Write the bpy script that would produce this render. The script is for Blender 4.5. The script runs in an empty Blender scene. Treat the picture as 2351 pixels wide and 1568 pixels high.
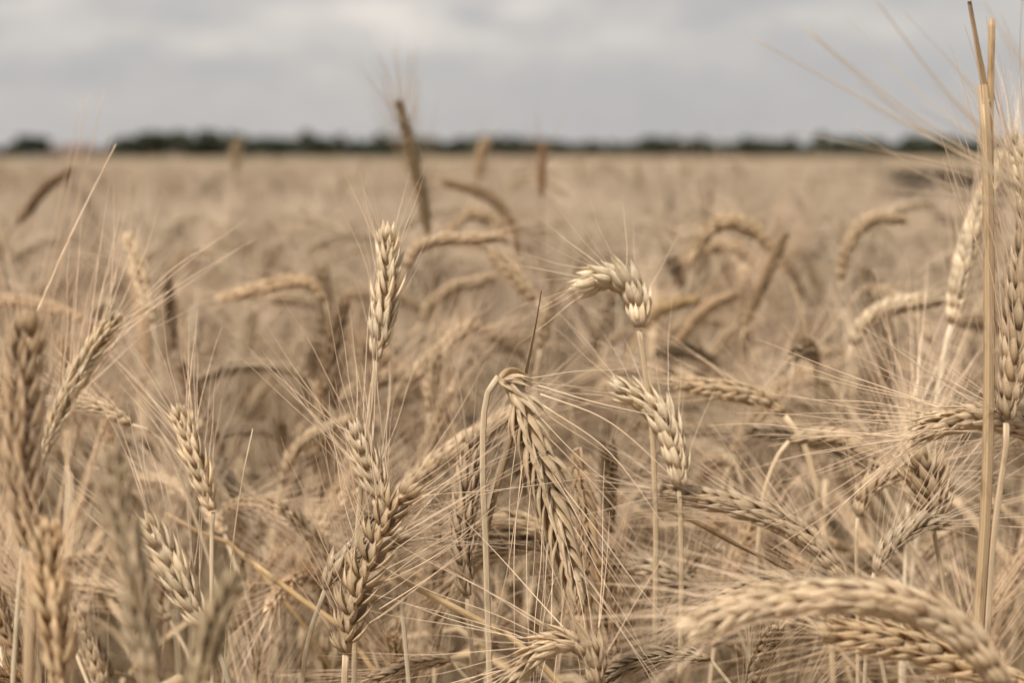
import bpy, math, random
import numpy as np
from mathutils import Matrix, Vector

R = math.radians
sc = bpy.context.scene
col = sc.collection

# ------------------------------------------------------------------ camera
CAM_H = 1.10
PITCH = math.atan(424.0 / 3264.0)
F = 3264.0                      # focal length in pixels of a 2350 px wide picture (50 mm on 36 mm)
cam_d = bpy.data.cameras.new('camera')
cam_d.lens = 50.0
cam_d.sensor_width = 36.0
cam_d.clip_start = 0.05
cam_d.clip_end = 6000.0
cam_d.dof.use_dof = True
cam_d.dof.focus_distance = 0.64
cam_d.dof.aperture_fstop = 6.2
cam = bpy.data.objects.new('camera', cam_d)
col.objects.link(cam)
cam.location = (0, 0, CAM_H)
cam.rotation_euler = (R(90) - PITCH, 0, 0)
sc.camera = cam

# ------------------------------------------------------------------ exposure / renderer
sc.view_settings.view_transform = 'Standard'
sc.view_settings.look = 'None'
sc.view_settings.gamma = 1.0
sc.view_settings.exposure = 0.95
sc.cycles.use_denoising = True
sc.cycles.max_bounces = 10
sc.cycles.diffuse_bounces = 8
sc.cycles.glossy_bounces = 2
sc.cycles.transmission_bounces = 3
sc.cycles.transparent_max_bounces = 4
sc.cycles.caustics_reflective = False
sc.cycles.caustics_refractive = False

# ------------------------------------------------------------------ sun
SUN_DIR = Vector((-0.52, -0.58, 1.08)).normalized()      # towards the sun
sun_d = bpy.data.lights.new('sun', 'SUN')
sun_d.energy = 3.0
sun_d.angle = R(9.0)
sun_d.color = (1.0, 0.93, 0.82)
sun = bpy.data.objects.new('sun', sun_d)
sun.rotation_euler = SUN_DIR.to_track_quat('Z', 'Y').to_euler()
col.objects.link(sun)

# ------------------------------------------------------------------ sky
class NT:
    def __init__(s, tree):
        s.t = tree
        s.n = tree.nodes
        s.l = tree.links
    def new(s, kind, **kw):
        n = s.n.new(kind)
        for k, v in kw.items():
            setattr(n, k, v)
        return n
    def put(s, sock, v):
        if isinstance(v, bpy.types.NodeSocket):
            s.l.new(v, sock)
        else:
            sock.default_value = v
    def math(s, op, a, b=None, c=None, clamp=False):
        n = s.new('ShaderNodeMath', operation=op, use_clamp=clamp)
        s.put(n.inputs[0], a)
        if b is not None: s.put(n.inputs[1], b)
        if c is not None: s.put(n.inputs[2], c)
        return n.outputs[0]
    def vmath(s, op, a, b=None):
        n = s.new('ShaderNodeVectorMath', operation=op)
        s.put(n.inputs[0], a)
        if b is not None: s.put(n.inputs[1], b)
        return n.outputs['Value'] if op in ('LENGTH', 'DISTANCE', 'DOT_PRODUCT') else n.outputs[0]
    def noise(s, vec, scale, detail=3, rough=0.5):
        n = s.new('ShaderNodeTexNoise')
        n.inputs['Scale'].default_value = scale
        n.inputs['Detail'].default_value = detail
        n.inputs['Roughness'].default_value = rough
        if vec is not None: s.put(n.inputs['Vector'], vec)
        return n
    def ramp(s, fac, stops):
        n = s.new('ShaderNodeValToRGB')
        e = n.color_ramp.elements
        while len(e) < len(stops): e.new(0.5)
        for k, (p, c) in enumerate(stops):
            e[k].position = p
            e[k].color = (c[0], c[1], c[2], 1)
        s.put(n.inputs[0], fac)
        return n.outputs[0]
    def mix(s, fac, a, b, blend='MIX'):
        n = s.new('ShaderNodeMix', data_type='RGBA', blend_type=blend)
        s.put(n.inputs[0], fac)
        s.put(n.inputs[6], a if isinstance(a, bpy.types.NodeSocket) else (a[0], a[1], a[2], 1))
        s.put(n.inputs[7], b if isinstance(b, bpy.types.NodeSocket) else (b[0], b[1], b[2], 1))
        return n.outputs[2]

def pix_dir(px, py):
    v = Vector(((px - 1175) / F, (784 - py) / F, -1))
    return (cam.rotation_euler.to_matrix() @ v)

world = bpy.data.worlds.new('World')
sc.world = world
world.use_nodes = True
w = NT(world.node_tree)
w.n.clear()
tc = w.new('ShaderNodeTexCoord')
d = w.vmath('NORMALIZE', tc.outputs['Generated'])
sep = w.new('ShaderNodeSeparateXYZ'); w.put(sep.inputs[0], d)
az = w.math('ARCTAN2', sep.outputs[0], sep.outputs[1])
el = sep.outputs[2]
sky = w.new('ShaderNodeTexSky', sky_type='NISHITA')
sky.sun_disc = False
sky.sun_elevation = math.asin(SUN_DIR.z)
sky.sun_rotation = math.atan2(SUN_DIR.x, SUN_DIR.y)
sky.air_density = 1.0
sky.dust_density = 3.0
bg1 = w.new('ShaderNodeBackground'); w.put(bg1.inputs[0], sky.outputs[0]); bg1.inputs[1].default_value = 0.06
# cloud deck: height of the clouds falls towards the horizon, so the pattern is squeezed there
comb = w.new('ShaderNodeCombineXYZ')
w.put(comb.inputs[0], az); w.put(comb.inputs[1], w.math('MULTIPLY', el, 1.7)); w.put(comb.inputs[2], 0.0)
flat = comb.outputs[0]
warp = w.noise(flat, 9.0, 3)
wv = w.vmath('SUBTRACT', warp.outputs['Color'], (0.5, 0.5, 0.5))
sc_n = w.new('ShaderNodeVectorMath', operation='SCALE'); w.put(sc_n.inputs[0], wv); sc_n.inputs['Scale'].default_value = 0.055
warped = w.vmath('ADD', flat, sc_n.outputs[0])
n1 = w.noise(flat, 7.0, 4, 0.5).outputs['Fac']
n2 = w.noise(w.vmath('ADD', flat, (7.3, 2.1, 0.0)), 26.0, 4, 0.5).outputs['Fac']
base = w.math('ADD', w.math('MULTIPLY', n1, 0.6), w.math('MULTIPLY', n2, 0.4))
base = w.math('SUBTRACT', base, 0.5)
# the deck is smoother close to the horizon
lift = w.math('SMOOTH_MIN', w.math('MULTIPLY', w.math('MAXIMUM', el, 0.0), 10.0), 1.0, 0.2)
val = w.math('MULTIPLY', w.math('MULTIPLY', base, 1.0), w.math('ADD', w.math('MULTIPLY', lift, 0.85), 0.12))
blobs = [  # px, py, half width, half height, amount: the brighter and darker banks of the deck
    (720, 40, 150, 40, .16), (880, 25, 120, 45, .16), (1000, 85, 90, 40, .13), (1215, 15, 80, 28, .15), (480, 100, 70, 25, .10),
    (70, 95, 110, 45, .09), (70, 10, 90, 22, .13), (230, 60, 120, 40, .05), (1460, 90, 120, 40, .07), (1860, 20, 110, 30, .08),
    (2080, 70, 170, 35, .06), (1700, 60, 80, 30, .04), (1100, 120, 300, 40, .05), (640, 110, 200, 25, .03),
    (420, 150, 190, 28, -.10), (70, 160, 130, 22, -.09), (1060, 30, 70, 22, -.07), (1650, 45, 120, 35, -.07), (1350, 170, 260, 40, -.05),
    (1650, 260, 420, 60, -.07), (2000, 150, 300, 45, -.05), (350, 25, 160, 30, -.04), (760, 130, 130, 22, -.05)]
for (px, py, rx, ry, am) in blobs:
    dv = pix_dir(px, py).normalized()
    a0 = math.atan2(dv.x, dv.y); e0 = dv.z
    sub = w.vmath('SUBTRACT', warped, (a0, e0 * 1.7, 0.0))
    dd = w.vmath('LENGTH', w.vmath('MULTIPLY', sub, (F / rx, F / (1.7 * ry), 0.0)))
    g = w.math('EXPONENT', w.math('MULTIPLY', w.math('MULTIPLY', dd, dd), -0.8))
    val = w.math('ADD', val, w.math('MULTIPLY', g, am * (1.6 if am > 0 else 1.1)))
val = w.math('ADD', val, w.math('MULTIPLY', w.math('MINIMUM', w.math('MAXIMUM', el, 0.0), 0.5), 0.32))   # an overcast deck brightens gently upwards
fac = w.math('ADD', val, 0.41, clamp=True)
ccol = w.ramp(fac, [(0.0, (0.216, 0.213, 0.221)), (0.25, (0.252, 0.246, 0.249)), (0.42, (0.286, 0.276, 0.268)), (0.62, (0.36, 0.336, 0.314)), (1.0, (0.49, 0.445, 0.398))])
bg2 = w.new('ShaderNodeBackground'); w.put(bg2.inputs[0], ccol); bg2.inputs[1].default_value = 1.0
mx = w.new('ShaderNodeMixShader'); mx.inputs[0].default_value = 0.93
w.l.new(bg1.outputs[0], mx.inputs[1]); w.l.new(bg2.outputs[0], mx.inputs[2])
wo = w.new('ShaderNodeOutputWorld'); w.l.new(mx.outputs[0], wo.inputs[0])

# ------------------------------------------------------------------ helpers
def new_mat(name):
    m = bpy.data.materials.new(name)
    m.use_nodes = True
    m.node_tree.nodes.clear()
    return m, NT(m.node_tree)

def finish(nt, color, rough=0.6, spec=0.3, trans=0.0, bump=None, bump_s=0.3, bump_d=0.0003):
    p = nt.new('ShaderNodeBsdfPrincipled')
    nt.put(p.inputs['Base Color'], color)
    nt.put(p.inputs['Roughness'], rough)
    p.inputs['Specular IOR Level'].default_value = spec
    if bump is not None:
        b = nt.new('ShaderNodeBump'); b.inputs['Strength'].default_value = bump_s; b.inputs['Distance'].default_value = bump_d
        nt.put(b.inputs['Height'], bump)
        nt.l.new(b.outputs[0], p.inputs['Normal'])
    out = nt.new('ShaderNodeOutputMaterial')
    if trans > 0:
        t = nt.new('ShaderNodeBsdfTranslucent'); nt.put(t.inputs[0], color)
        m = nt.new('ShaderNodeMixShader'); m.inputs[0].default_value = trans
        nt.l.new(p.outputs[0], m.inputs[1]); nt.l.new(t.outputs[0], m.inputs[2])
        nt.l.new(m.outputs[0], out.inputs[0])
    else:
        nt.l.new(p.outputs[0], out.inputs[0])

def plant_mat(name, kind):
    m, nt = new_mat(name)
    at = nt.new('ShaderNodeAttribute', attribute_name='suv')
    sp = nt.new('ShaderNodeSeparateXYZ'); nt.put(sp.inputs[0], at.outputs['Vector'])
    u, v = sp.outputs[0], sp.outputs[1]
    oi = nt.new('ShaderNodeObjectInfo')
    rnd = oi.outputs['Random']
    geo = nt.new('ShaderNodeTexCoord')
    off = nt.new('ShaderNodeCombineXYZ')
    for k in range(3): nt.put(off.inputs[k], nt.math('MULTIPLY', rnd, 3.7 + k))
    pos = nt.vmath('ADD', geo.outputs['Object'], off.outputs[0])
    if kind == 'scale':
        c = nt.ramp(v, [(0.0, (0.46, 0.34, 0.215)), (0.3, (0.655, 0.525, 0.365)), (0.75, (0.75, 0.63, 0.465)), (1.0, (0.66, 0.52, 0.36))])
        uf = nt.math('FRACT', u)
        own = nt.math('MULTIPLY', nt.math('FLOOR', u), 1 / 9.0)                 # each husk has a shade of its own
        c = nt.mix(own, c, nt.mix(1.0, c, (.82, .78, .72), 'MULTIPLY'))
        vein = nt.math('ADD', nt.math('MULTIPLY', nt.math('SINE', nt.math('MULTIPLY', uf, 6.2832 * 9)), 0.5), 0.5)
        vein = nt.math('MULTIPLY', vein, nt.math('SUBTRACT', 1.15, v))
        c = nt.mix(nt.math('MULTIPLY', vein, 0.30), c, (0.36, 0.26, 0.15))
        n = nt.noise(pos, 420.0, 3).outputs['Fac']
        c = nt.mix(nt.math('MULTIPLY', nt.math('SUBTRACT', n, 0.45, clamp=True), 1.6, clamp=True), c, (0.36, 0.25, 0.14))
        spk = nt.noise(pos, 900.0, 2).outputs['Fac']
        spk = nt.math('MULTIPLY', nt.math('GREATER_THAN', spk, 0.70), nt.math('GREATER_THAN', v, 0.45))
        c = nt.mix(nt.math('MULTIPLY', spk, 0.75), c, (0.09, 0.06, 0.035))
        bump = vein
        rough, spec, tr = 0.48, 0.4, 0.35
    elif kind == 'awn':
        c = nt.ramp(v, [(0.0, (0.67, 0.54, 0.395)), (0.5, (0.69, 0.55, 0.41)), (1.0, (0.60, 0.46, 0.33))])
        bump = None; rough, spec, tr = 0.45, 0.4, 0.2
    elif kind == 'stem':
        n = nt.noise(nt.vmath('MULTIPLY', pos, (1.0, 1.0, 0.12)), 260.0, 3).outputs['Fac']
        c = nt.mix(nt.math('MULTIPLY', n, 0.8), (0.66, 0.545, 0.39), (0.53, 0.41, 0.27))
        st = nt.math('ADD', nt.math('MULTIPLY', nt.math('SINE', nt.math('MULTIPLY', u, 88.0)), 0.5), 0.5)
        c = nt.mix(nt.math('MULTIPLY', st, 0.42), c, (0.34, 0.24, 0.14))
        n3 = nt.noise(nt.vmath('MULTIPLY', pos, (1.0, 1.0, 0.4)), 110.0, 4).outputs['Fac']
        c = nt.mix(nt.math('MULTIPLY', nt.math('SUBTRACT', n3, 0.54, clamp=True), 5.0, clamp=True), c, (0.22, 0.15, 0.085))
        bump = st; rough, spec, tr = 0.42, 0.45, 0.05
    else:   # leaf
        n = nt.noise(nt.vmath('MULTIPLY', pos, (1.0, 1.0, 0.3)), 150.0, 4).outputs['Fac']
        c = nt.ramp(n, [(0.3, (0.60, 0.48, 0.32)), (0.55, (0.48, 0.36, 0.23)), (0.75, (0.24, 0.17, 0.11))])
        st = nt.math('ADD', nt.math('MULTIPLY', nt.math('SINE', nt.math('MULTIPLY', u, 60.0)), 0.5), 0.5)
        c = nt.mix(nt.math('MULTIPLY', st, 0.25), c, (0.26, 0.18, 0.1))
        bump = st; rough, spec, tr = 0.6, 0.25, 0.25
    # per-piece variation and per-stalk tint (object colour)
    hsv = nt.new('ShaderNodeHueSaturation')
    nt.put(hsv.inputs['Value'], nt.math('ADD', nt.math('MULTIPLY', rnd, 0.30), 0.85))
    nt.put(hsv.inputs['Saturation'], 0.94)
    nt.put(hsv.inputs['Color'], c)
    c = nt.mix(1.0, hsv.outputs[0], oi.outputs['Color'], 'MULTIPLY')
    finish(nt, c, rough, spec, tr, bump, 0.6, 0.00025)
    return m

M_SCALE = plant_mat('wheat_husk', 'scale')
M_AWN = plant_mat('wheat_awn', 'awn')
M_STEM = plant_mat('wheat_stem', 'stem')
M_LEAF = plant_mat('wheat_leaf', 'leaf')
PM = [M_SCALE, M_AWN, M_STEM, M_LEAF]

class MB:
    """collects vertices, faces, a (u, v) attribute and material slots; build() makes one mesh"""
    def __init__(s):
        s.V = []; s.Fc = []; s.U = []; s.Mi = []; s.n = 0
    def add(s, V, Fc, U, mi=0):
        V = np.asarray(V, float); Fc = np.asarray(Fc, int)
        s.V.append(V); s.U.append(np.asarray(U, float))
        s.Fc.append(Fc + s.n)            # quads (repeat the last index for a triangle)
        s.Mi.append(np.full(len(Fc), mi))
        s.n += len(V)
    def mesh(s, name, mats):
        V = np.concatenate(s.V); Fc = np.concatenate(s.Fc); U = np.concatenate(s.U); Mi = np.concatenate(s.Mi)
        me = bpy.data.meshes.new(name)
        me.vertices.add(len(V)); me.vertices.foreach_set('co', V.astype(np.float32).ravel())
        tri = Fc[:, 2] == Fc[:, 3]
        cnt = np.where(tri, 3, 4)
        start = np.concatenate([[0], np.cumsum(cnt)[:-1]])
        mask = np.ones(Fc.shape, bool); mask[tri, 3] = False
        loops = Fc[mask]
        me.loops.add(len(loops)); me.loops.foreach_set('vertex_index', loops.astype(np.int32))
        me.polygons.add(len(Fc))
        me.polygons.foreach_set('loop_start', start.astype(np.int32))
        me.polygons.foreach_set('material_index', Mi.astype(np.int32))
        a = me.attributes.new('suv', 'FLOAT_VECTOR', 'POINT')
        u3 = np.zeros((len(V), 3), np.float32); u3[:, :2] = U
        a.data.foreach_set('vector', u3.ravel())
        for m in mats: me.materials.append(m)
        me.update(calc_edges=True)
        me.polygons.foreach_set('use_smooth', np.ones(len(Fc), bool))
        me.validate()
        return me

def nrm(v):
    v = np.asarray(v, float); n = np.linalg.norm(v)
    return v / n if n > 1e-12 else v

def smooth_path(pts, n):
    """Catmull-Rom through pts, n samples evenly spread along the length"""
    P = np.asarray(pts, float)
    if len(P) == 2:
        t = np.linspace(0, 1, n)[:, None]
        return P[0] * (1 - t) + P[1] * t
    Q = np.vstack([2 * P[0] - P[1], P, 2 * P[-1] - P[-2]])
    out = []
    for i in range(1, len(Q) - 2):
        for t in np.linspace(0, 1, 10, endpoint=False):
            a, b, c, e = Q[i - 1], Q[i], Q[i + 1], Q[i + 2]
            out.append(0.5 * ((2 * b) + (c - a) * t + (2 * a - 5 * b + 4 * c - e) * t * t + (3 * b - a - 3 * c + e) * t ** 3))
    out.append(P[-1])
    out = np.array(out)
    s = np.concatenate([[0], np.cumsum(np.linalg.norm(np.diff(out, axis=0), axis=1))])
    q = np.linspace(0, s[-1], n)
    return np.stack([np.interp(q, s, out[:, k]) for k in range(3)], 1)

def frames(P, ref):
    """tangents and parallel-transported normals"""
    T = np.gradient(P, axis=0); T /= np.maximum(np.linalg.norm(T, axis=1)[:, None], 1e-12)
    N = np.zeros_like(P)
    n = ref - T[0] * np.dot(ref, T[0])
    if np.linalg.norm(n) < 1e-6: n = np.cross(T[0], [0.3, 0.9, 0.1])
    n = nrm(n)
    for i in range(len(P)):
        n = nrm(n - T[i] * np.dot(n, T[i])); N[i] = n
    return T, N, np.cross(T, N)

def tube(mb, P, rad, sides, mi, cap=True):
    P = np.asarray(P, float); n = len(P)
    rad = np.broadcast_to(np.asarray(rad, float), (n,))
    T, N, B = frames(P, np.array([0.12, -0.97, 0.2]))
    a = np.linspace(0, 2 * math.pi, sides, endpoint=False)
    ring = np.cos(a)[None, :, None] * N[:, None, :] + np.sin(a)[None, :, None] * B[:, None, :]
    V = (P[:, None, :] + ring * rad[:, None, None]).reshape(-1, 3)
    U = np.stack(np.meshgrid(np.linspace(0, 1, n), np.arange(sides) / sides, indexing='ij'), -1).reshape(-1, 2)[:, ::-1]
    Fc = []
    for i in range(n - 1):
        for j in range(sides):
            k = (j + 1) % sides
            Fc.append((i * sides + j, i * sides + k, (i + 1) * sides + k, (i + 1) * sides + j))
    if cap:
        c = len(V)
        V = np.vstack([V, P[0], P[-1]]); U = np.vstack([U, [0, 0], [0, 1]])
        for j in range(sides):
            k = (j + 1) % sides
            Fc.append((k, j, c, c)); Fc.append(((n - 1) * sides + j, (n - 1) * sides + k, c + 1, c + 1))
    mb.add(V, Fc, U, mi)

def ribbon(mb, P, width, ref, mi, twist=0.0, fold=0.25, thick=0.00025):
    """a leaf blade: a V-folded strip with real thickness"""
    P = np.asarray(P, float); n = len(P)
    T, N, B = frames(P, np.asarray(ref, float))
    V = []; U = []
    for i in range(n):
        t = i / (n - 1); ww = width(t)
        an = twist * t
        nn = N[i] * math.cos(an) + B[i] * math.sin(an); bb = np.cross(T[i], nn)
        for (x, y) in ((-1, fold), (0, 0), (1, fold), (1, fold - .0), (0, -.0), (-1, fold)):
            pass
        sec = [(-.5 * ww, fold * ww * .5, 0), (0, 0, .5), (.5 * ww, fold * ww * .5, 1), (.5 * ww, fold * ww * .5 - thick, 1), (0, -thick * 1.6, .5), (-.5 * ww, fold * ww * .5 - thick, 0)]
        for (x, y, uu) in sec:
            V.append(P[i] + bb * x + nn * y); U.append((uu, t))
    Fc = []
    for i in range(n - 1):
        for j in range(6):
            k = (j + 1) % 6
            Fc.append((i * 6 + j, i * 6 + k, (i + 1) * 6 + k, (i + 1) * 6 + j))
    Fc.append((0, 1, 4, 5)); Fc.append((1, 2, 3, 4))
    e = (n - 1) * 6
    Fc.append((e + 5, e + 4, e + 1, e)); Fc.append((e + 4, e + 3, e + 2, e + 1))
    mb.add(V, Fc, U, mi)

# ------------------------------------------------------------------ pieces of an ear
def husk(length, width, depth, bow, rings, pts, shade=0):
    """one glume or lemma: a pointed boat with its back to +X, growing along +Z"""
    vs = np.linspace(0, 1, rings)
    wt = np.interp(vs, [0, .1, .3, .5, .7, .86, 1], [.34, .72, 1.0, .88, .52, .22, .03])
    V = []; U = []
    for v, wv_ in zip(vs, wt):
        cx = bow * math.sin(math.pi * min(1, v * 1.05)) * length
        for j in range(pts):
            a = 2 * math.pi * j / pts
            y = math.sin(a) * width * .5 * wv_
            x = math.cos(a); x = x * depth * (1.0 if x > 0 else .3) * wv_
            if x > 0: x += depth * .12 * wv_ * (math.cos(a) ** 6)     # keel
            V.append((cx + x, y, v * length)); U.append((shade + j / pts, v))
    Fc = []
    for i in range(rings - 1):
        for j in range(pts):
            k = (j + 1) % pts
            Fc.append((i * pts + j, i * pts + k, (i + 1) * pts + k, (i + 1) * pts + j))
    return np.array(V), Fc, np.array(U)

def rotm(axis, ang):
    return np.array(Matrix.Rotation(ang, 3, axis))

def spikelet_mb(rng, quality, open_=1.0):
    """a fan of husks; local +Z towards the tip of the ear, +X away from the rachis. Returns MB, awn roots"""
    mb = MB(); roots = []
    rings, pts = (8, 8) if quality == 2 else (4, 4)
    def put(L, W, D, bow, tx, ty, off, aw):
        # ty: fan angle (towards +-Y), tx: outward tilt
        V, Fc, U = husk(L, W, D * rng.uniform(.8, 1.1), bow, rings, pts, rng.randrange(10))
        roll = math.copysign(min(abs(ty) * 2.6, 1.1), ty) if ty else 0.0     # the back turns the way it leans
        M = rotm('X', -ty) @ rotm('Y', tx) @ rotm('Z', roll)
        mb.add(V @ M.T + off, Fc, U, 0)
        if aw:
            tip = M @ np.array([bow * .0, 0, L]) + off
            roots.append((tip, M @ np.array([0.02, 0, 1.0])))
    j = lambda s: rng.uniform(-s, s)
    if quality == 2:
        for s in (1, -1):
            put(.0104 + j(.0007), .0037, .0008, .05, R(-6 + j(5)), s * R(13 + j(3)) * open_, np.array([-.0002, s * .0019, 0]), False)
            put(.0140 + j(.0010), .0043, .00105, .045, R(6 + j(4)) * open_, s * R(6.5 + j(3)) * open_, np.array([.0010, s * .0012, .0008]), True)
        put(.0116 + j(.0009), .0038, .0011, .05, R(10 + j(6)) * open_, R(j(4)), np.array([.0016, 0, .0024]), rng.random() < .55)
    else:
        for s in (1, -1):
            put(.0122, .0046, .0020, .10, R(8 + j(4)) * open_, s * R(13 + j(4)) * open_, np.array([.0008, s * .0013, 0]), True)
    return mb, roots

lib_rng = random.Random(5)
SPK = {}
for q, nvar in ((2, 10), (1, 3)):
    SPK[q] = []
    for k in range(nvar):
        mb, roots = spikelet_mb(lib_rng, q, lib_rng.uniform(.85, 1.25))
        SPK[q].append([mb, roots, None])
for k in range(len(SPK[2])):
    SPK[2][k][2] = SPK[2][k][0].mesh('spikelet', [M_SCALE])

def awn_mb(rng, r, n, sides):
    mb = MB()
    t = np.linspace(0, 1, n)
    c = rng.uniform(-.02, .16); a = rng.uniform(.003, .011); ph = rng.uniform(0, 6)
    fr = rng.uniform(5, 12)
    x = c * t ** 2 + a * np.sin(fr * t + ph) - a * math.sin(ph); y = rng.uniform(-.04, .04) * t ** 2 + a * np.cos(fr * .8 * t + ph) - a * math.cos(ph)
    P = np.stack([x, y, t], 1)
    tube(mb, P, r * (1 - .66 * t), sides, 1, cap=False)
    return mb
AWN = {2: [awn_mb(lib_rng, .0035, 12, 4) for _ in range(14)], 1: [awn_mb(lib_rng, .0046, 4, 3) for _ in range(5)]}
AWN_ME = [m.mesh('awn', PM) for m in AWN[2]]
for me in AWN_ME: me.name = 'awn'

def m44(Rm, t, s=1.0):
    M = np.eye(4); M[:3, :3] = Rm * s; M[:3, 3] = t
    return M

def ear_layout(path, face, ws, rng, awn_len=.062, splay=1.0, q=2, density=1.0, awn_p=1.0, gape=0.0, zs=.86):
    """where the spikelets and awns of an ear go. path: base to tip. face: normal of the flat face."""
    L = float(np.sum(np.linalg.norm(np.diff(path, axis=0), axis=1)))
    awn_len = awn_len / .92
    n = int(max(9, min(44, L / (.0031 * ws * zs) * density)))
    S = smooth_path(path, n + 1)
    T, N, B = frames(S, face)
    sp = []; aw = []
    for i in range(n + 1):
        f = i / n
        side = 1 if i % 2 else -1
        out = B[i] * side
        sz = ws * float(np.interp(f, [0, .12, .5, .85, 1], [.72, .92, 1.05, .88, .66])) * rng.uniform(.93, 1.07)
        tilt = R(rng.uniform(5, 10) + gape * rng.uniform(.3, 1))
        if i == n: tilt = 0.0; out = N[i]
        z = nrm(T[i] * math.cos(tilt) + out * math.sin(tilt))
        x = nrm(out - z * np.dot(out, z)); y = np.cross(z, x)
        tw = rng.uniform(-.14, .14)
        x, y = x * math.cos(tw) + y * math.sin(tw), -x * math.sin(tw) + y * math.cos(tw)
        Rm = np.stack([x, y, z], 1)
        var = rng.randrange(len(SPK[q]))
        pos = S[i] - out * .0003
        sp.append((m44(Rm @ np.diag([1, 1, zs]), pos, sz), var))
        for (tip, dr) in SPK[q][var][1]:
            if rng.random() > awn_p: continue
            p = pos + Rm @ (tip * sz * .97 * np.array([1, 1, zs]))
            dz = Rm @ dr
            dz = nrm(dz + out * rng.uniform(.0, .22) * splay + N[i] * rng.uniform(-.16, .16) * splay + B[i] * rng.uniform(-.05, .05))
            o2 = nrm(p - S[i]); bx = nrm(o2 - dz * np.dot(o2, dz)); by = np.cross(dz, bx)
            ln = awn_len * float(np.interp(f, [0, .3, 1], [.75, 1.0, 1.0])) * rng.uniform(.72, 1.15)
            aw.append((m44(np.stack([bx, by, dz], 1), p, ln), rng.randrange(len(AWN[q]))))
    return sp, aw, S

def bake(mb, src, M, mi=None):
    for V, Fc, U, Mi, off in zip(src.V, src.Fc, src.U, src.Mi, np.concatenate([[0], np.cumsum([len(v) for v in src.V])[:-1]])):
        mb.add(V @ M[:3, :3].T + M[:3, 3], Fc - off, U, int(Mi[0]) if mi is None else mi)

def link(name, data, parent=None, loc=None):
    o = bpy.data.objects.new(name, data); col.objects.link(o)
    if parent is not None: o.parent = parent
    if loc is not None: o.location = loc
    return o

def stem_radius(n, r_bot, r_top, nodes, length):
    s = np.linspace(0, 1, n)
    r = r_bot + (r_top - r_bot) * s
    for nd in nodes: r = r * (1 + .35 * np.exp(-((s - nd) * length / .004) ** 2))
    return r

# ------------------------------------------------------------------ the setting
def soil():
    m, nt = new_mat('soil')
    tcn = nt.new('ShaderNodeTexCoord')
    n = nt.noise(tcn.outputs['Object'], 9.0, 8, 0.7).outputs['Fac']
    c = nt.ramp(n, [(0.3, (0.15, 0.11, 0.075)), (0.6, (0.28, 0.215, 0.145)), (0.75, (0.42, 0.33, 0.22))])
    finish(nt, c, 0.9, 0.1, 0, n, 0.8, 0.02)
    return m
mb = MB()
xs = np.linspace(-2500, 2500, 21); ys = np.linspace(-300, 4700, 21)
V = [(x, y, 0.0) for y in ys for x in xs]
Fc = [(j * 21 + i, j * 21 + i + 1, (j + 1) * 21 + i + 1, (j + 1) * 21 + i) for j in range(20) for i in range(20)]
mb.add(V, Fc, np.zeros((len(V), 2)))
g = link('ground', mb.mesh('ground', [soil()])); g['kind'] = 'structure'

def canopy_mat(name, c0, c1):
    m, nt = new_mat(name)
    tcn = nt.new('ShaderNodeTexCoord')
    n = nt.noise(tcn.outputs['Object'], 0.05, 6, 0.6).outputs['Fac']
    c = nt.mix(n, c0, c1)
    nb = nt.noise(tcn.outputs['Object'], 3.0, 6, 0.7).outputs['Fac']
    finish(nt, c, 0.9, 0.1, 0, nb, 1.0, 0.3)
    return m
def sheet(name, poly_fn, y0, y1, ny, nx, z, mat, seed):
    """a closed slab of standing crop far away: bumpy top at crop height, sides down to the soil"""
    rs = np.random.RandomState(seed)
    ysv = y0 + (y1 - y0) * np.linspace(0, 1, ny) ** 2
    mb = MB(); V = []; U = []
    for yv in ysv:
        xa, xb = poly_fn(yv)
        for i in range(nx):
            t = i / (nx - 1)
            V.append((xa + (xb - xa) * t, yv, z + rs.uniform(-.03, .03)))
            U.append((t, 0))
    Fc = [(j * nx + i, j * nx + i + 1, (j + 1) * nx + i + 1, (j + 1) * nx + i) for j in range(ny - 1) for i in range(nx - 1)]
    n0 = len(V)
    for i in range(nx): V.append((V[i][0], V[i][1], 0.0)); U.append((0, 0))
    for i in range(nx - 1): Fc.append((n0 + i, n0 + i + 1, i + 1, i))
    mb.add(V, Fc, U)
    o = link(name, mb.mesh(name, [mat])); return o
o = sheet('distant_wheat_field', lambda y: (-.05 * y, .7 * y + 5), 58, 800, 40, 60, .95, canopy_mat('distant_wheat', (.34, .25, .145), (.42, .31, .19)), 1)
o['kind'] = 'stuff'; o['label'] = 'far ripe wheat stretching to the line of trees'; o['category'] = 'wheat field'
o = sheet('meadow', lambda y: (-.75 * y - 5, -.05 * y), 52, 800, 40, 60, .93, canopy_mat('meadow_green', (.16, .15, .075), (.24, .205, .11)), 2)
o['kind'] = 'structure'

# ------------------------------------------------------------------ tree line and farm on the horizon
def tree_mats():
    m, nt = new_mat('tree_leaves')
    oi = nt.new('ShaderNodeObjectInfo'); g_ = nt.new('ShaderNodeTexCoord')
    n = nt.noise(g_.outputs['Object'], 0.9, 4).outputs['Fac']
    c = nt.mix(n, (0.05, 0.06, 0.045), (0.09, 0.102, 0.07))
    c = nt.mix(nt.math('MULTIPLY', oi.outputs['Random'], 0.4), c, (0.05, 0.055, 0.035))
    finish(nt, c, 0.8, 0.1, 0.0)
    b, nb = new_mat('bark')
    n2 = nb.noise(None, 4.0, 4).outputs['Fac']
    finish(nb, nb.mix(n2, (0.08, 0.06, 0.045), (0.15, 0.12, 0.09)), 0.9, 0.1)
    return m, b
M_TREE, M_BARK = tree_mats()

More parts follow.
